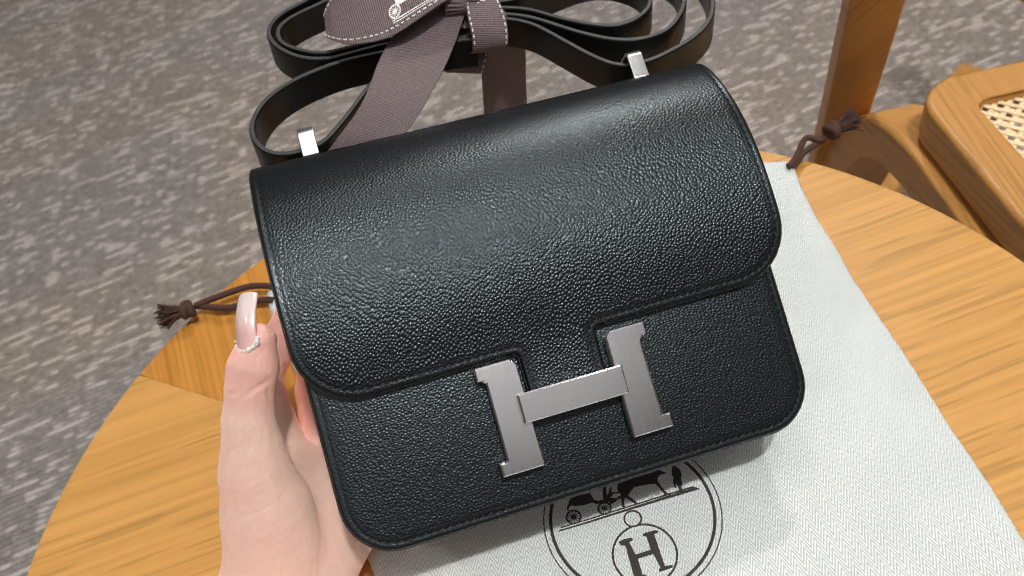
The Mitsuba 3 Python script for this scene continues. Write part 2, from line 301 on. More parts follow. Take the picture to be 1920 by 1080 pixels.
def sweep(path, profile, up=None):
    """A closed profile (k, 2) carried along the path. up: fixed direction(s) of the profile's second axis; otherwise it is transported."""
    path = np.asarray(path, float); n, k = len(path), len(profile)
    t = np.gradient(path, axis=0); t /= np.linalg.norm(t, axis=1, keepdims=True)
    if up is None:
        b = np.zeros_like(t); a = np.array([0.31, 0.2, 0.93])
        for i in range(n):
            a = a - t[i] * (a @ t[i]); a = a / np.linalg.norm(a); b[i] = a
    else:
        b = np.broadcast_to(np.asarray(up, float), t.shape); b = b - t * (b * t).sum(1, keepdims=True); b = b / np.linalg.norm(b, axis=1, keepdims=True)
    a = np.cross(b, t)
    v = path[:, None] + profile[None, :, :1] * a[:, None] + profile[None, :, 1:2] * b[:, None]
    i, j = np.meshgrid(np.arange(n - 1), np.arange(k), indexing='ij')
    j2 = (j + 1) % k
    q = np.stack([i * k + j, i * k + j2, (i + 1) * k + j2, (i + 1) * k + j], -1).reshape(-1, 4)
    f = np.vstack([q[:, [0, 1, 2]], q[:, [0, 2, 3]]])
    v = v.reshape(-1, 3)
    c0, c1 = len(v), len(v) + 1
    v = np.vstack([v, path[:1], path[-1:]])
    r = np.arange(k); r2 = (r + 1) % k
    f = np.vstack([f, np.stack([np.full(k, c0), r2, r], 1), np.stack([np.full(k, c1), r + (n - 1) * k, r2 + (n - 1) * k], 1)])
    return v, f


def rrect(w, h, r, m=4):
    out = []
    for cx, cy, a0 in ((w / 2 - r, h / 2 - r, 0), (-w / 2 + r, h / 2 - r, 90), (-w / 2 + r, -h / 2 + r, 180), (w / 2 - r, -h / 2 + r, 270)):
        for a in np.linspace(a0, a0 + 90, m):
            out.append((cx + r * math.cos(math.radians(a)), cy + r * math.sin(math.radians(a))))
    return np.array(out)


def circle(r, k=10):
    a = np.arange(k) * 2 * math.pi / k
    return np.stack([r * np.cos(a), r * np.sin(a)], 1)


def rounded(pts, radii):
    """A polygon whose corners are replaced by arcs."""
    P = np.asarray(pts, float); n = len(P); out = []
    for i in range(n):
        a, b, c = P[i - 1], P[i], P[(i + 1) % n]
        r = radii[i] if not np.isscalar(radii) else radii
        if r <= 0: out.append(b); continue
        u, w = (a - b) / np.linalg.norm(a - b), (c - b) / np.linalg.norm(c - b)
        ang = math.acos(np.clip(u @ w, -1, 1)); d = r / math.tan(ang / 2)
        bis = (u + w) / np.linalg.norm(u + w); cen = b + bis * r / math.sin(ang / 2)
        s, e = b + u * d - cen, b + w * d - cen
        t0 = math.atan2(s[1], s[0]); dt = (math.atan2(e[1], e[0]) - t0 + math.pi) % (2 * math.pi) - math.pi
        for t in np.linspace(0, 1, max(4, int(abs(dt) * 7))):
            out.append(cen + r * np.array([math.cos(t0 + dt * t), math.sin(t0 + dt * t)]))
    return Polygon(out)


# ------------------------------------------------------------------ carpet (the floor)
put('carpet', (np.array([[-6e3, -6e3, 0], [6e3, -6e3, 0], [6e3, 6e3, 0], [-6e3, 6e3, 0]]), np.array([[0, 1, 2], [0, 2, 3]])), 'carpet_mat', smooth=False,
    uv=np.array([[0, 0], [12, 0], [12, 12], [0, 12.0]]))
about('carpet', 'grey brown woven carpet with short streaky loops', kind='structure')

# ------------------------------------------------------------------ coffee table
TC, TR = np.array([7.83, 177.47]), 245.8
SEAM = math.radians(147.0)
flat = lambda z: (lambda a, b, h: np.stack([a, b, z + h], 1))


def sector(a0, a1, r, gap):
    a = np.linspace(a0, a1, 90)
    return Polygon(np.vstack([[0, 0], np.stack([np.cos(a), np.sin(a)], 1) * r])).buffer(-gap)


put('coffee_table__core', slab(Point(*TC).buffer(TR - 0.8, 64), 12, 19.0, 2.0, flat(479.5)), 'chair_wood')
about('coffee_table', 'round light oak coffee table with quartered veneer top', 'table')
for q in range(4):
    pq = affinity.translate(sector(SEAM - math.pi / 2 * (q + 1), SEAM - math.pi / 2 * q, TR, 0.05), *TC)
    # alternate quarters carry the grain the other way
    v, f, _ = slab(pq, 6, 1.6, 0.12, flat(498.4))
    put('coffee_table__veneer_panel' + (f'_{q:03d}' if q else ''), (v, f), 'veneer_b' if q in (0, 2) else 'veneer_a', smooth=30)
prof = np.array([[0.1, 8], [150, 8], [155, 12], [150, 18], [40, 28], [26, 60], [24, 240], [26, 430], [60, 470], [120, 479], [0.1, 479]])
m = trimesh.creation.revolve(prof, sections=48); m.apply_translation([TC[0], TC[1], 0])
put('coffee_table__pedestal', (m.vertices, m.faces), 'chair_wood', smooth=35)

# ------------------------------------------------------------------ cane chair
X3 = np.array([1.0, 0, 0])
seat = rounded([(305, 70), (870, 70), (870, 487), (305, 487)], [40, 40, 40, 38])
hole = rounded([(338, 104), (837, 104), (837, 454), (338, 454)], 10)
put('cane_chair__seat_frame', slab(Polygon(seat.exterior.coords, [hole.exterior.coords]), 2.5, 27, 2.5, flat(403)), 'chair_wood')
about('cane_chair', 'light brown wooden chair with woven cane seat behind the table', 'chair')
strands = []
for k in range(46):
    x = 338 + k * 11.0
    for dx in (0, 2.6):
        strands.append((np.array([[x + dx, 100, 421.0], [x + dx, 458, 421.0]]), 3.0))
for k in range(33):
    y = 104 + k * 11.0
    for dy in (0, 2.6):
        strands.append((np.array([[334, y + dy, 422.3], [841, y + dy, 422.3]]), 3.0))
for k in range(-33, 47):
    c = 338 + k * 11.0 + 6.8
    for sgn, z in ((1, 423.4), (-1, 424.3)):
        p0, p1 = (np.array([c, 104.0]), np.array([c + 350, 454.0])) if sgn > 0 else (np.array([c + 350, 104.0]), np.array([c, 454.0]))
        ln = LineString([p0, p1]).intersection(box(336, 102, 839, 456))
        if ln.length > 5:
            q = np.array(ln.coords); strands.append((np.c_[q, [z, z]], 3.5))
cm = []
for p, w in strands:
    cm.append(sweep(p, rrect(w, 0.8, 0.3, 2), up=[0, 0, 1]))
put('cane_chair__cane', join(cm), 'cane', smooth=False)
about('cane_chair__cane', 'pale yellow woven cane', kind='stuff')
rail = smooth_path([(320, 60, 380), (320, 250, 380), (320, 400, 380), (320, 478, 377), (319, 522, 358), (318, 550, 312), (318, 572, 250), (318, 606, 120), (318, 636, 0)], 60)
put('cane_chair__side_rail', sweep(rail, rrect(46, 34, 3), up=np.cross(np.gradient(rail, axis=0), X3) * -1), 'chair_wood', smooth=45)
rail2 = rail.copy(); rail2[:, 0] = 1330 - rail2[:, 0]
put('cane_chair__side_rail_001', sweep(rail2, rrect(46, 34, 3), up=np.cross(np.gradient(rail2, axis=0), X3) * -1), 'chair_wood', smooth=45)
for k, mx in enumerate((0, 1)):
    post = np.array([(306, 592, 225), (302, 566, 330), (283, 518, 440), (268, 478, 545), (252, 438, 640)], float)
    if mx: post[:, 0] = 1330 - post[:, 0]
    pp = smooth_path(post, 30)
    put('cane_chair__post' + ('_001' if k else ''), sweep(pp, rrect(37, 15, 2), up=np.array([0.1, 0.9, 0.42])), 'chair_wood', smooth=45)
put('cane_chair__stretcher', sweep(np.array([(340, 640, 60), (420, 715, 45), (560, 845, 25), (700, 960, 20.0)]), rrect(44, 34, 5), up=[0, 0, 1]), 'chair_wood', smooth=45)
put('cane_chair__back_rail', sweep(np.array([(600, 880, 280), (614, 784, 280), (628, 700, 280), (650, 560, 280.0)]), rrect(40, 30, 4), up=[0, 0, 1]), 'chair_wood', smooth=45)

# ------------------------------------------------------------------ dust bag
CLOTH = Polygon([(-124, 353), (149, 361), (166, 357), (163, 338), (161.3, 312), (162.0, 290), (161.4, 267), (162.9, 240), (164.2, 218), (164.6, 181), (166.4, 150), (166.4, 125), (168, 40), (-72, 40), (-81, 172), (-103, 250), (-128, 331), (-131, 345)]).buffer(-2.5).buffer(2.5)


def cloth_h(a, b):
    p = np.stack([a / 42, b / 70, 0 * a], 1)
    w = 2.0 * (vfbm(p, 3, 3) - 0.5) + 0.5 * (vnoise(np.stack([a / 9, b / 60, 0 * a], 1), 8) - 0.5)
    hem = -0.9 * np.exp(-((b - 336 - 0.03 * a) / 1.2) ** 2) + 0.8 * np.exp(-((b - 344) / 5) ** 2) - 0.7 * np.exp(-((b - 318 - 0.02 * a - 2 * np.sin(a / 14)) / 3) ** 2)
    fold = 0.9 * np.exp(-((a - 132 - 0.05 * b) / 5) ** 2) * np.clip((b - 120) / 80, 0, 1) - 1.0 * np.exp(-((b - 262 - 0.10 * (a - 150)) / 4) ** 2) * np.clip((a - 90) / 30, 0, 1) + 0.8 * np.exp(-((b - 150 - 0.25 * (a - 100)) / 9) ** 2)
    return w + hem + fold


def cloth_disp(a, b, d):
    return cloth_h(a, b) * np.clip(d / 4, 0, 1)


v, f, uv = slab(CLOTH, 1.25, 4.6, 2.2, flat(500.3), cloth_disp)
put('dust_bag__cloth', (v, f), 'cotton', uv=uv + 200)
about('dust_bag', 'white herringbone cotton drawstring dust bag lying on the round table', 'dust bag')


def ring_poly(c, w):
    return Point(c[0], c[1]).buffer(c[2] + w / 2, 48).difference(Point(c[0], c[1]).buffer(c[2] - w / 2, 48))


E_c = (RING_OUT[0] + 0.1, RING_OUT[1] - 0.07)
ink = [ring_poly([*E_c, RING_OUT[2]], 0.52), ring_poly([*E_c, RING_IN[2]], 1.3), ring_poly(RING_MED, 0.85).difference(Point(RING_LOOP[0], RING_LOOP[1] - 3.3).buffer(1.3)), ring_poly(RING_LOOP, 0.75)]
for wc in WHEELS:
    ink.append(ring_poly(wc, 0.7))
    ink += [LineString([(wc[0], wc[1]), (wc[0] + wc[2] * math.cos(a), wc[1] + wc[2] * math.sin(a))]).buffer(0.16) for a in np.arange(12) * math.pi / 6]
    ink.append(Point(wc[0], wc[1]).buffer(0.55))
ink += [Polygon(q).buffer(0.05) for q in (E_LINE1, E_LINE2, E_BODY, E_SHAFT, E_HORSE, E_MAN, E_H)]
ink.append(LineString([E_BODY[6], (E_BODY[6][0] + 1.5, E_BODY[6][1] + 8), (E_BODY[6][0] + 9, E_BODY[6][1] + 10)]).buffer(0.8))
emb = union_all(ink)
ems = [slab(g, 0.6, 0.16, 0.0, lambda a, b, h: np.stack([a, b, 504.86 + cloth_h(a, b) + h], 1)) for g in getattr(emb, 'geoms', [emb])]
put('dust_bag__emblem', join(ems)[:2], 'print_ink', smooth=30)
about('dust_bag__emblem', 'dark brown printed ring with a horse carriage and a letter H medallion')
for k, cords in enumerate((CORD_LEFT, CORD_RIGHT)):
    sfx = '_001' if k else ''
    cc = [sweep(smooth_path(c, 40), circle(1.75, 10)) for c in cords[:2]]
    put('dust_bag__drawstring' + sfx, join(cc), 'cord_cotton')
    kc = np.array(cords[2][0]); dirv = np.array([-0.93, -0.10, 0.05]) if k == 0 else np.array([0.80, 0.25, 0.1])
    dirv /= np.linalg.norm(dirv); sd = np.array([-dirv[1], dirv[0], 0]); sd /= np.linalg.norm(sd); upd = np.cross(dirv, sd)
    t = np.linspace(0, 4 * math.pi, 80)
    kp = kc + np.outer(3.3 * np.cos(t) , sd) + np.outer(3.0 * np.sin(t), upd) * 0.9 + np.outer(2.0 * np.cos(t / 2), dirv)
    kn = join([sweep(kp, circle(2.1, 10)), (lambda m: (m.vertices * [3.4, 3.4, 3.0] + kc, m.faces))(trimesh.creation.icosphere(2))])
    put('dust_bag__drawstring' + sfx + '__knot', kn, 'cord_cotton')
    ts = []
    for q in range(90):
        a, rad = rng.uniform(0, 2 * math.pi), rng.uniform(0, 1) ** 0.5
        o = np.cos(a) * sd + np.sin(a) * upd
        L = rng.uniform(8, 14)
        p0 = kc + dirv * 2.5 + o * rad * 2.2
        p1 = p0 + dirv * L * 0.5 + o * rad * L * 0.20
        p2 = p0 + dirv * L + o * rad * L * (0.34 + 0.25 * rng.uniform(-1, 1)) + rng.normal(0, 0.8, 3)
        pts = smooth_path([p0, p1, p2], 6); pts[:, 2] = np.maximum(pts[:, 2], 500.8 if k == 0 else 502)
        ts.append(sweep(pts, circle(0.42, 5)))
    put('dust_bag__drawstring' + sfx + '__tassel', join(ts), 'cord_cotton')
    labels['dust_bag__drawstring' + sfx + '__tassel'] = {'kind': 'stuff', 'label': 'frayed brown cord end'}
about('dust_bag__drawstring', 'knotted brown drawstring on the left')
about('dust_bag__drawstring_001', 'knotted brown drawstring on the right')

# ------------------------------------------------------------------ handbag: frame of its front face
BO = np.array([13.88135, 163.11156, 546.62144])
BU = np.array([0.98663544, 0.13865527, -0.08558748]); BV = np.array([-0.05544298, 0.77958958, 0.62383183]); BN = np.array([0.15322068, -0.61074937, 0.77685818])
B = lambda u, v, n: BO + np.multiply.outer(u, BU) + np.multiply.outer(v, BV) + np.multiply.outer(n, BN)


def grain(a, b, pitch, seed, stretch=1.0, rot=0.0, amp=0.1):
    g = np.random.default_rng(seed)
    wx = 3.0 * (vnoise(np.stack([a / 14, b / 14, 0 * a], 1), seed) - 0.5); wy = 3.0 * (vnoise(np.stack([a / 14, b / 14, 0 * a + 9], 1), seed) - 0.5)
    loc = rot + 0.9 * (vnoise(np.stack([a / 30, b / 30, 0 * a + 4], 1), seed + 5) - 0.5)
    x, y = a + wx, b + wy
    x, y = (x * math.cos(rot) + y * math.sin(rot)) / stretch, -x * math.sin(rot) + y * math.cos(rot)
    nx = np.arange(x.min() - 3, x.max() + 3, pitch); ny = np.arange(y.min() - 3, y.max() + 3, pitch)
    c = np.stack(np.meshgrid(nx, ny), -1).reshape(-1, 2) + g.uniform(-0.42, 0.42, (len(nx) * len(ny), 2)) * pitch
    rnd = g.uniform(0, 1, len(c))
    d, i = cKDTree(c).query(np.stack([x, y], 1), k=2)
    e = np.clip((d[:, 1] - d[:, 0]) / (0.62 * pitch), 0, 1); e = e * (2 - e)
    dome = 1 - np.clip(d[:, 0] / (0.72 * pitch), 0, 1) ** 2
    fine = vnoise(np.stack([a / 0.8, b / 0.8, 0 * a], 1), seed + 9) - 0.5
    return amp * (0.38 * e + 1.0 * dome * e + 0.22 * (rnd[i[:, 0]] - 0.5) * e + 0.08 * fine)


# front of the body, a softly padded panel
front = rounded([(-90.3, 0), (90.3, 0), (90.3, 118), (-90.3, 118)], [19, 19, 0.5, 0.5])
pad = lambda u, v: 2.2 * np.clip(1 - (u / 95) ** 4, 0, 1) * np.clip(1 - (v / 100 - 0.55) ** 2 * 2.4, 0, 1)
groove = lambda d: -0.13 * np.exp(-((d - 2.6) / 0.6) ** 2)


def front_disp(a, b, d):
    return grain(a, b, 0.90, 11, 1.55, 0.05, 0.105) * np.clip((d - 0.5) / 2, 0, 1) * np.where(d < 5, 0.5, 1) + groove(d)


front_place = lambda a, b, h: B(a, b, -2.6 + h + pad(a, b))
v, f, uv = slab(front.intersection(box(-100, -5, 100, 102)), 0.31, 2.6, 1.0, front_place, front_disp, rim=front)
put('handbag__front_panel', (v, f), 'leather')
back = rounded([(-89, 0), (89, 0), (89, 140), (-89, 140)], [19, 19, 6, 6])
def flipf(vf): return vf[0], vf[1][:, ::-1]


put('handbag__back_panel', flipf(slab(back, 3, 2.4, 1.0, lambda a, b, h: B(a, b, -32.4 - h))[:2]), 'leather_smooth', smooth=40)
# gusset: a band round the sides and the bottom between the two panels
gp = [(-86.5, 128)] + [(-86.5, v) for v in (90, 60, 30)] + [(-86.5 + 16 - 16 * math.cos(t), 19.5 - 16 * math.sin(t)) for t in np.linspace(0.1, math.pi / 2, 8)]
gp += [(-u, v) for u, v in gp[::-1]]
gp = np.array(gp)
put('handbag__gusset', sweep(B(gp[:, 0], gp[:, 1], np.full(len(gp), -17.5)), rrect(1.8, 31.0, 0.5, 2), up=BN), 'leather_smooth', smooth=40)

# flap: profile in (v, n) from the tongue over the top to the back
PR = np.array([(20, 1.6), (38, 2.6), (54, 3.3), (75, 5.9), (95, 6.2), (113, 3.4), (128, -2.4), (139, -9.6), (146.6, -17.5), (149.8, -26), (149.0, -31), (145.6, -35), (136, -37), (118, -37)])
dpr = np.r_[0, np.cumsum(np.linalg.norm(np.diff(PR, axis=0), axis=1))]
spl = CubicSpline(dpr, PR); S54 = dpr[2]


def flap_place(a, b, h):       # b: arc length, 54 at the flap's lower edge
    s = b - 54 + S54
    c, t = spl(s), spl(s, 1)
    t = t / np.linalg.norm(t, axis=1, keepdims=True)
    nv, nn = -t[:, 1], t[:, 0]
    return B(a, c[:, 0] + nv * h, c[:, 1] + nn * h)


SB = dpr[-1] - S54 + 54
half = [(15.6, 57.0), (15.1, 50), (14.7, 38), (14.7, 34.5)]
flap_poly = [(-14.6, 34.5), (14.6, 34.5), (15.0, 57.2), (96, 57.2), (96, SB), (-92.3, SB), (-92.3, 55.6), (-14.9, 55.6)]
flap_shape = rounded(flap_poly, [1.2, 1.2, 2.0, 22.0, 0.5, 0.5, 22.5, 2.0])


def flap_disp(a, b, d):
    k = np.clip((d - 0.5) / 2, 0, 1) * np.where(d < 4.6, 0.45, 1) * np.clip(1 - np.clip((b - 118) / 26, 0, 0.72), 0, 1)
    soft = 0.5 * (vfbm(np.stack([a / 38, b / 30, 0 * a], 1), 2, 21) - 0.5)
    return grain(a, b, 1.20, 5, 1.1, 0.6, 0.175) * k + groove(d) + soft * np.clip(d / 15, 0, 1)


v, f, uv = slab(flap_shape.intersection(box(-120, 0, 120, 158)), 0.31, 2.7, 1.1, flap_place, flap_disp, rim=flap_shape)
v2, f2, _ = slab(flap_shape.intersection(box(-120, 158, 120, 400)), 1.2, 2.7, 1.1, flap_place, lambda a, b, d: groove(d) * 0, rim=flap_shape)
put('handbag__flap', join([(v, f), (v2, f2)]), 'leather')


def outline(shape, inset, step, keep):
    ring = resample(np.array(shape.buffer(-inset, join_style=1).exterior.coords), step)
    return ring[keep(ring)]


def stitches(ring, place, h, length, rad, slant, jump):
    out = []
    for i in range(len(ring)):
        p, q = ring[i - 1], ring[(i + 1) % len(ring)]
        t = q - p
        if np.linalg.norm(t) > jump: continue
        t = t / np.linalg.norm(t); c, s = math.cos(slant), math.sin(slant)
        t = np.array([t[0] * c - t[1] * s, t[0] * s + t[1] * c])
        k = np.linspace(-0.5, 0.5, 5)
        pts = ring[i] + np.outer(k * length, t)
        hh = h + 0.25 * (1 - (2 * k) ** 2)
        P = place(pts[:, 0], pts[:, 1], hh)
        out.append(sweep(P, circle(rad, 6)))
    return join(out)


put('handbag__flap__stitching', stitches(outline(flap_shape, 2.6, 3.0, lambda r: r[:, 1] < 150), flap_place, 2.52, 2.3, 0.22, 0.4, 9), 'thread')
put('handbag__front_panel__stitching', stitches(outline(front, 2.6, 3.0, lambda r: r[:, 1] < 92), front_place, 2.42, 2.3, 0.22, 0.4, 9), 'thread')
for k in ('handbag__flap__stitching', 'handbag__front_panel__stitching'):
    labels[k] = {'kind': 'stuff', 'label': 'black saddle stitching along the edge'}
fr = resample(np.array(flap_shape.exterior.coords), 1.0); fr = fr[fr[:, 1] < SB - 1]
k0 = int(np.argmax(np.linalg.norm(np.roll(fr, -1, 0) - fr, axis=1))) + 1
fr = np.roll(fr, -k0, axis=0)
put('handbag__flap__edge_trim', sweep(flap_place(fr[:, 0], fr[:, 1], np.full(len(fr), 1.0)), circle(0.5, 10)), 'edge_paint')
r_ = resample(np.array(front.exterior.coords), 1.0); r_ = r_[r_[:, 1] < 100]
k0 = int(np.argmax(np.linalg.norm(np.roll(r_, -1, 0) - r_, axis=1))) + 1
r_ = np.roll(r_, -k0, axis=0)
put('handbag__front_panel__edge_trim', sweep(front_place(r_[:, 0], r_[:, 1], np.full(len(r_), 1.0)), circle(0.5, 10)), 'edge_paint')
about('handbag', 'small black grained leather handbag with steel letter H clasp', 'handbag')

# clasp
LEG = [(-32.3, 54.3), (-32.3, 49.4), (-30.6, 49.2), (-29.2, 47.8), (-29.2, 19.7), (-32.3, 19.5), (-32.3, 14.6), (-16.7, 14.6), (-16.7, 52.3), (-18.7, 54.3)]
RADII = [0.4, 0.3, 1.0, 0.8, 0.4, 0.3, 0.4, 0.4, 0.8, 0.8]
for k, sg in enumerate((1, -1)):
    pts = LEG if sg > 0 else [(0.6 - x, y) for x, y in LEG][::-1]
    pl = rounded(pts, RADII if sg > 0 else RADII[::-1])
    put('handbag__clasp__plate' + ('_001' if k else ''), slab(pl, 0.5, 4.2, 0.45, lambda a, b, h: B(a, b, 3.4 + h))[:2], 'steel', smooth=28)
put('handbag__clasp__bar', slab(rounded([(-20.1, 30.8), (19.5, 30.8), (19.7, 41.4), (-20.1, 41.4)], 0.4), 0.5, 3.0, 0.45, lambda a, b, h: B(a, b, 7.65 + h))[:2], 'steel', smooth=28)
about('handbag__clasp', 'brushed steel clasp shaped as a letter H')

# strap and its loops
SD = np.array([0.0706291, 0.01119756, 0.9974398])
segs, edges = [], []
for P in (STRAP_A, STRAP_B, STRAP_C, STRAP_D, STRAP_E, STRAP_F):
    c = smooth_path(np.array(P), 220) - SD * 7.5
    segs.append(sweep(c, rrect(2.7, 15.0, 1.0, 5), up=SD))
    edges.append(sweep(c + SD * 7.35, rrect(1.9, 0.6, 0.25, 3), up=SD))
put('handbag__shoulder_strap', join(segs), 'strap_leather', smooth=50)
put('handbag__shoulder_strap__highlit_edge_paint', join(edges), 'strap_edge_highlight', smooth=50)  # thin strip along the strap top, highlight put into its colour
about('handbag__shoulder_strap', 'long black leather strap folded into loops')
for k, u0 in enumerate((-68.3, 73.4)):
    lp = np.array([(148.5, -22.5), (150.4, -24.0), (152.7, -27.6), (164.6, -32.4), (166.0, -34.2), (165.4, -41.5), (152, -48), (146, -48)])
    d = np.r_[0, np.cumsum(np.linalg.norm(np.diff(lp, axis=0), axis=1))]
    ss = np.linspace(0, d[-1], 60); lp = np.stack([np.interp(ss, d, lp[:, 0]), np.interp(ss, d, lp[:, 1])], 1)
    uu = np.full(len(lp), u0) + k * (lp[:, 0] - 158) * 0.12
    put('handbag__strap_loop' + ('_001' if k else ''), sweep(B(uu, lp[:, 0], lp[:, 1]), rrect(1.3, 6.6, 0.35, 3), up=BU), 'bright_steel', smooth=40)

# ------------------------------------------------------------------ ribbon bow


class Strip:
    def __init__(self, pairs):
        P = np.array(pairs, float); mid = P.mean(1)
        d = np.r_[0, np.cumsum(np.linalg.norm(np.diff(mid, axis=0), axis=1))]
        self.L, self.R, self.len = CubicSpline(d, P[:, 0]), CubicSpline(d, P[:, 1]), d[-1]
        self.w = 35.0

    def at(self, a, b, h=0.0):
        a, b, h = np.broadcast_arrays(np.asarray(a, float), np.asarray(b, float), np.asarray(h, float))
        l, r = self.L(b), self.R(b); t = (a / self.w)[:, None]
        p = l * (1 - t) + r * t
        s = self.L(b, 1) * (1 - t) + self.R(b, 1) * t
        n = np.cross(r - l, s); n /= np.linalg.norm(n, axis=1, keepdims=True) + 1e-12
        wave = 0.0
        return p + n * (h + wave)[:, None]

    def mesh(self, thick=0.55, step=1.1):
        return slab(box(0, 0, self.w, self.len), step, thick, 0.2, self.at)

    def nearest(self, p):
        a, b = np.meshgrid(np.linspace(0, self.w, 71), np.linspace(0, self.len, 400))
        q = self.at(a.ravel(), b.ravel()); i = np.argmin(((q - p) ** 2).sum(1))
        return a.ravel()[i], b.ravel()[i]

    def facing(self):                # which side of the sheet is outward at the first stretch
        b = np.array([self.len * 0.25]); c = self.at([self.w / 2], b)[0]; n = self.at([self.w / 2], b, 1.0)[0] - c
        return 1.0 if n @ (EYE * 1000 - c) > 0 else -1.0

    def dashes(self, edges, b0, b1):
        out = []; s = self.facing(); h0 = 0.62 if s > 0 else -0.1
        for e in edges:
            for b in np.arange(b0, b1, 2.75):
                bb = np.linspace(b, b + 1.55, 4)
                out.append(sweep(self.at(np.full(4, e), bb, h0), circle(0.34, 6)))
        return join(out)


strips = {'tail': TAIL_FRONT, 'tail_001': TAIL_BACK, 'loop': LOOP_LEFT, 'loop_001': LOOP_RIGHT, 'loop_002': LOOP_LOW}
S = {}
for k, P in strips.items():
    s = S[k] = Strip(P)
    put('ribbon_bow__' + k, s.mesh(), 'grosgrain')
put('ribbon_bow__loop__stitching', S['loop'].dashes((32.2, 2.6), 0, S['loop'].len * 0.62), 'white_thread')
put('ribbon_bow__loop_001__stitching', S['loop_001'].dashes((1.8, 33.2), 0, S['loop_001'].len * 0.52), 'white_thread')
put('ribbon_bow__loop_002__stitching', S['loop_002'].dashes((33.2,), 0, S['loop_002'].len * 0.5), 'white_thread')
for k in ('loop', 'loop_001', 'loop_002'):
    labels['ribbon_bow__' + k + '__stitching'] = {'kind': 'stuff', 'label': 'white dashed stitching on the ribbon edge'}
s = S['loop']; wa, wb = s.nearest(np.array(WHEELPX[0])); hs = s.facing()
pr = [ring_poly([0, 0, 2.7], 0.55), Point(0, 0).buffer(0.5)] + [LineString([(0, 0), (2.7 * math.cos(a), 2.7 * math.sin(a))]).buffer(0.13) for a in np.arange(14) * math.pi / 7]
pr += [box(3.1, -22, 3.6, 2), box(4.2, -22, 4.6, 2), box(-5.5, -16, -2.6, -2).buffer(0.8), box(-9, -12, -4, -8)]
pm = union_all(pr)
PMH = (lambda h: 0.57 + h) if hs > 0 else (lambda h: -0.02 - h)
prm = [slab(g, 0.5, 0.12, 0, lambda a, b, h: s.at(np.clip(wa + a, 0, 35), np.clip(wb + b, 0, s.len), PMH(h))) for g in getattr(pm, 'geoms', [pm])]
put('ribbon_bow__loop__print', join(prm)[:2], 'white_thread', smooth=30)
about('ribbon_bow__loop__print', 'white printed carriage wheel')
s1 = S['loop_001']; qa, qb = s1.nearest(np.array(WHEELPX[2])); h1 = s1.facing()
pm1 = union_all([box(-8, -4, 8, 0.2), Point(0, 0).buffer(1.6), box(-11, -2.5, 11, -1.2)])
put('ribbon_bow__loop_001__print', slab(pm1, 0.5, 0.12, 0, lambda a, b, h: s1.at(np.clip(qa + a, 3, 32), np.clip(qb + b, 0, s1.len), (0.57 + h) if h1 > 0 else (-0.02 - h)))[:2], 'white_thread', smooth=30)
kc = (np.array(TAIL_FRONT[0]).mean(0) + np.array(LOOP_RIGHT[0]).mean(0)) / 2
kt = np.linspace(0, 2 * math.pi, 40)
kring = kc + np.outer(np.cos(kt) * 14, [0.3, 0.75, 0.5]) + np.outer(np.sin(kt) * 9, [0.1, -0.6, 0.75])
put('ribbon_bow__knot', sweep(kring, rrect(3.0, 16, 1.2, 4), up=[0.95, 0.05, -0.1]), 'grosgrain', uv=None)
about('ribbon_bow', 'mauve brown grosgrain ribbon bow tied round the folded strap', 'ribbon')

# ------------------------------------------------------------------ the hand


def iso(field, origin, step):
    """Naive surface nets of field < 0."""
    s = field < 0
    corners = [(i, j, k) for i in (0, 1) for j in (0, 1) for k in (0, 1)]
    nx, ny, nz = np.array(field.shape) - 1
    sub = lambda A, c: A[c[0]:c[0] + nx, c[1]:c[1] + ny, c[2]:c[2] + nz]
    cnt = sum(sub(s, c).astype(np.int8) for c in corners)
    cell = np.argwhere((cnt > 0) & (cnt < 8))
    F = np.stack([field[cell[:, 0] + c[0], cell[:, 1] + c[1], cell[:, 2] + c[2]] for c in corners], 1)
    pos, w = np.zeros((len(cell), 3)), np.zeros(len(cell))
    for a in range(8):
        for b in range(a + 1, 8):
            d = np.array(corners[b]) - corners[a]
            if np.abs(d).sum() != 1: continue
            cr = (F[:, a] < 0) != (F[:, b] < 0)
            t = F[:, a] / np.where(F[:, a] == F[:, b], 1, F[:, a] - F[:, b])
            pos[cr] += (np.array(corners[a]) + t[:, None] * d)[cr]; w[cr] += 1
    v = origin + (cell + pos / w[:, None]) * step
    idx = np.full((nx, ny, nz), -1); idx[tuple(cell.T)] = np.arange(len(cell))
    faces = []
    for ax in range(3):
        o = [k for k in range(3) if k != ax]
        sl0 = [slice(0, n) for n in s.shape]; sl1 = list(sl0); sl0[ax] = slice(0, -1); sl1[ax] = slice(1, None)
        e = np.argwhere(s[tuple(sl0)] != s[tuple(sl1)])
        e = e[(e[:, o[0]] > 0) & (e[:, o[1]] > 0) & (e[:, o[0]] < idx.shape[o[0]]) & (e[:, o[1]] < idx.shape[o[1]])]
        q = []
        for da, db in ((0, 0), (1, 0), (1, 1), (0, 1)):
            c = e.copy(); c[:, o[0]] -= da; c[:, o[1]] -= db; q.append(idx[tuple(c.T)])
        q = np.stack(q, 1); inside = s[tuple(e.T)]
        flip = inside if ax != 1 else ~inside
        q[~flip] = q[~flip][:, ::-1]
        q = q[(q >= 0).all(1)]
        faces += [q[:, [0, 1, 2]], q[:, [0, 2, 3]]]
    return v, np.vstack(faces)


def smin(a, b, k):
    h = np.clip(0.5 + 0.5 * (b - a) / k, 0, 1)
    return b * (1 - h) + a * h - k * h * (1 - h)


STEP = 0.9
lo, hi = np.array([-140.0, 60, 492]), np.array([-6.0, 296, 622])
ax = [np.arange(lo[k], hi[k], STEP, dtype=np.float32) for k in range(3)]
G = np.stack(np.meshgrid(*ax, indexing='ij'), -1)


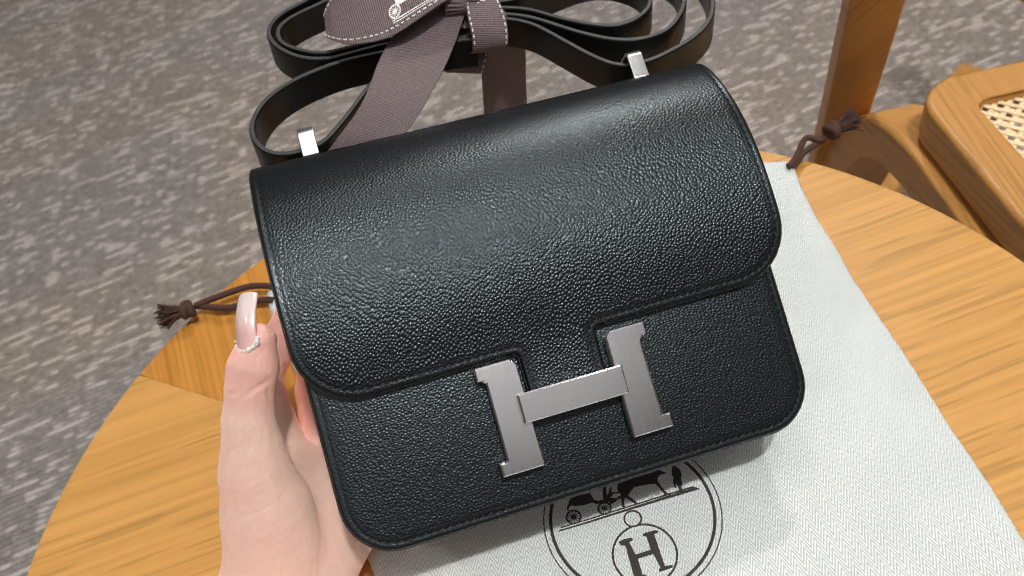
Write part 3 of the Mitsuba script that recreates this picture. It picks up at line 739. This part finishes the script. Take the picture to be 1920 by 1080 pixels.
def cone(p, q):
    a, b = np.array(p[:3], np.float32), np.array(q[:3], np.float32)
    ba = b - a
    t = np.clip(((G - a) @ ba) / (ba @ ba), 0, 1)
    d = np.sqrt(((G - a - t[..., None] * ba) ** 2).sum(-1))
    return d - (p[3] + (q[3] - p[3]) * t)


def chain(ps, k=3.0):
    d = None
    for p, q in zip(ps[:-1], ps[1:]):
        c = cone(p, q); d = c if d is None else smin(d, c, k)
    return d


wr, wu, arm, wr2, wu2 = WRIST
palm = None
for fg, base in ((INDEX, wr), (MIDDLE, [*(0.5 * np.array(wr[:3]) + 0.5 * np.array(wu[:3])), 15]), (RING, wu), (PINKY, wu)):
    c = cone([*fg[0][:3], fg[0][3] + 0.5], [*base[:3], min(base[3], 14.5)])
    palm = c if palm is None else smin(palm, c, 7.0)
for c in (cone(wr, wr2), cone(wu, wu2), cone(wr2, arm), cone(wu2, arm), cone([*INDEX[0][:3], 9.5], [*PINKY[0][:3], 8])):
    palm = smin(palm, c, 8.0)
thumb = smin(chain(THUMB, 4.0), cone(THUMB[-1], wr), 6.0)
hand = smin(palm, thumb, 5.0)
for fg in (INDEX, MIDDLE, RING, PINKY):
    hand = smin(hand, chain(fg, 2.0), 2.2)
hv, hf = iso(hand, lo, STEP)
hm = trimesh.Trimesh(hv, hf, process=False)
trimesh.smoothing.filter_taubin(hm, lamb=0.5, nu=0.52, iterations=8)
hv = np.array(hm.vertices)


def vnormals(v, f):
    n = np.zeros_like(v); c = np.cross(v[f[:, 1]] - v[f[:, 0]], v[f[:, 2]] - v[f[:, 0]])
    for k in range(3): np.add.at(n, f[:, k], c)
    return n / np.maximum(np.linalg.norm(n, axis=1, keepdims=True), 1e-12)


hn = vnormals(hv, hf)
if ((hv - hv.mean(0)) * hn).sum() < 0:
    hf = hf[:, ::-1]; hn = -hn
# creases and fine lines of the skin
dsp = np.zeros(len(hv))
for i, cr in enumerate(CREASE):
    pth = smooth_path(np.array(cr), 60); d = cKDTree(pth).query(hv)[0]
    dsp -= (0.75, 0.35, 0.9)[i] * np.exp(-(d / (0.9, 0.7, 1.2)[i]) ** 2)
lx = hv @ np.array([0.33, -0.73, -0.60]); ly = hv @ np.array([0.93, 0.23, 0.21])
wob = 3.0 * vnoise(np.stack([ly / 16, lx / 12, 0 * lx], 1), 2)
wr_mask = np.clip((215 - hv[:, 1]) / 20, 0, 1)
lines = np.abs(((lx + wob) / 3.4 + 0.6 * vnoise(np.stack([ly / 9, lx / 5, 0 * lx], 1), 6)) % 1 - 0.5) * 2
dsp -= 0.27 * wr_mask * np.clip(1 - lines / 0.28, 0, 1) * vnoise(np.stack([ly / 12, lx / 7, 0 * lx], 1), 4)
dsp += 0.10 * (vfbm(hv / 2.2, 2, 3) - 0.5) + 0.5 * (vfbm(hv / 11, 2, 5) - 0.5)
hv = hv + hn * dsp[:, None]
tipd = cKDTree(smooth_path(np.array(THUMB)[:2, :3], 10)).query(hv)[0]
fing = np.min([cKDTree(np.array(fg)[1:, :3]).query(hv)[0] for fg in (INDEX, MIDDLE, RING, PINKY)], axis=0)
red = np.clip(1 - (tipd - 6) / 13, 0, 1) * 0.8 + np.clip(1 - (fing - 8) / 22, 0, 1) * 0.7 + 0.55 * (vfbm(hv / 14, 3, 31) - 0.45)
red = np.clip(red, 0, 1)[:, None]
colr = np.array([0.97, 0.65, 0.525]) * (1 - red) + np.array([0.92, 0.44, 0.375]) * red
pale = np.clip((vnoise(hv / 9, 17) - 0.55) * 2, 0, 1)[:, None] * 0.35
colr = colr * (1 - pale) + np.array([0.96, 0.69, 0.575]) * pale
colr *= (0.96 + 0.08 * vnoise(hv / 1.6, 44))[:, None]
put('person', (hv, hf), 'skin', color=colr)
about('person', 'left hand with long pale pink thumbnail gripping the black handbag from the left', 'person')

# thumbnail: a long curved plate with its crystals
Nl = np.array(NAIL); n0, n1 = Nl[0], Nl[-1]
yax = (n1 - n0); nl = np.linalg.norm(yax); yax /= nl
toc = EYE * 1000 - (n0 + n1) / 2; toc -= yax * (toc @ yax); toc /= np.linalg.norm(toc)
lef = np.cross(toc, yax); lef *= -1 if lef[0] > 0 else 1
nz = toc * math.cos(math.radians(42)) + lef * math.sin(math.radians(42)); nxx = np.cross(yax, nz)
NR = 5.6


def nail_place(a, b, h):
    t = b / nl; rr = NR + h
    th = a / NR
    sag = -1.1 * (1 - t) ** 2 + 1.0 * np.sin(t * math.pi) - 1.3 * t ** 2
    return n0 + np.outer(rr * np.sin(th), nxx) + np.outer(rr * np.cos(th) - NR + sag, nz) + np.outer(b, yax)


HW = 4.7
nail_poly = Polygon([(HW * math.cos(t), 3.0 + 4.4 * math.sin(t)) for t in np.linspace(math.pi, 2 * math.pi, 24)] + [(4.3, nl - 1.2), (3.8, nl - 0.3), (2.0, nl + 0.1), (-2.0, nl + 0.1), (-3.8, nl - 0.3), (-4.3, nl - 1.2)])
v, f, uv = slab(nail_poly, 0.3, 0.85, 0.4, nail_place)
put('person__thumbnail', (v, f), 'nail_gel', uv=uv + [0, 1.5])
about('person__thumbnail', 'long square pale pink gel nail with crystals at its base')
for i, tt in enumerate(np.linspace(math.pi * 1.02, math.pi * 1.98, 9)):
    r = (0.5, 0.55, 0.6, 0.7, 0.8, 1.1, 0.9, 1.35, 1.0)[i]
    c = nail_place(np.array([HW * 0.99 * math.cos(tt)]), np.array([3.3 + 4.5 * math.sin(tt)]), np.array([1.0 + 0.2 * r]))[0]
    gem = trimesh.creation.icosphere(0 if r > 0.7 else 1, radius=r); g = gem.vertices
    g = np.outer(g[:, 0], nxx) + np.outer(g[:, 1], yax) + np.outer(np.minimum(g[:, 2], 0.55 * r), nz)
    put('person__thumbnail__rhinestone' + (f'_{i:03d}' if i else ''), (g + c, gem.faces), 'crystal', smooth=False)
for k in ('ceiling_downlight', 'ceiling_downlight_001', 'ceiling_downlight_002', 'ceiling_downlight_003', 'added_fill_panel', 'added_highlight_strip'):  # downlights, plus the added fill panel and highlight strip
    labels[k] = {'label': 'overhead light', 'kind': 'structure'}
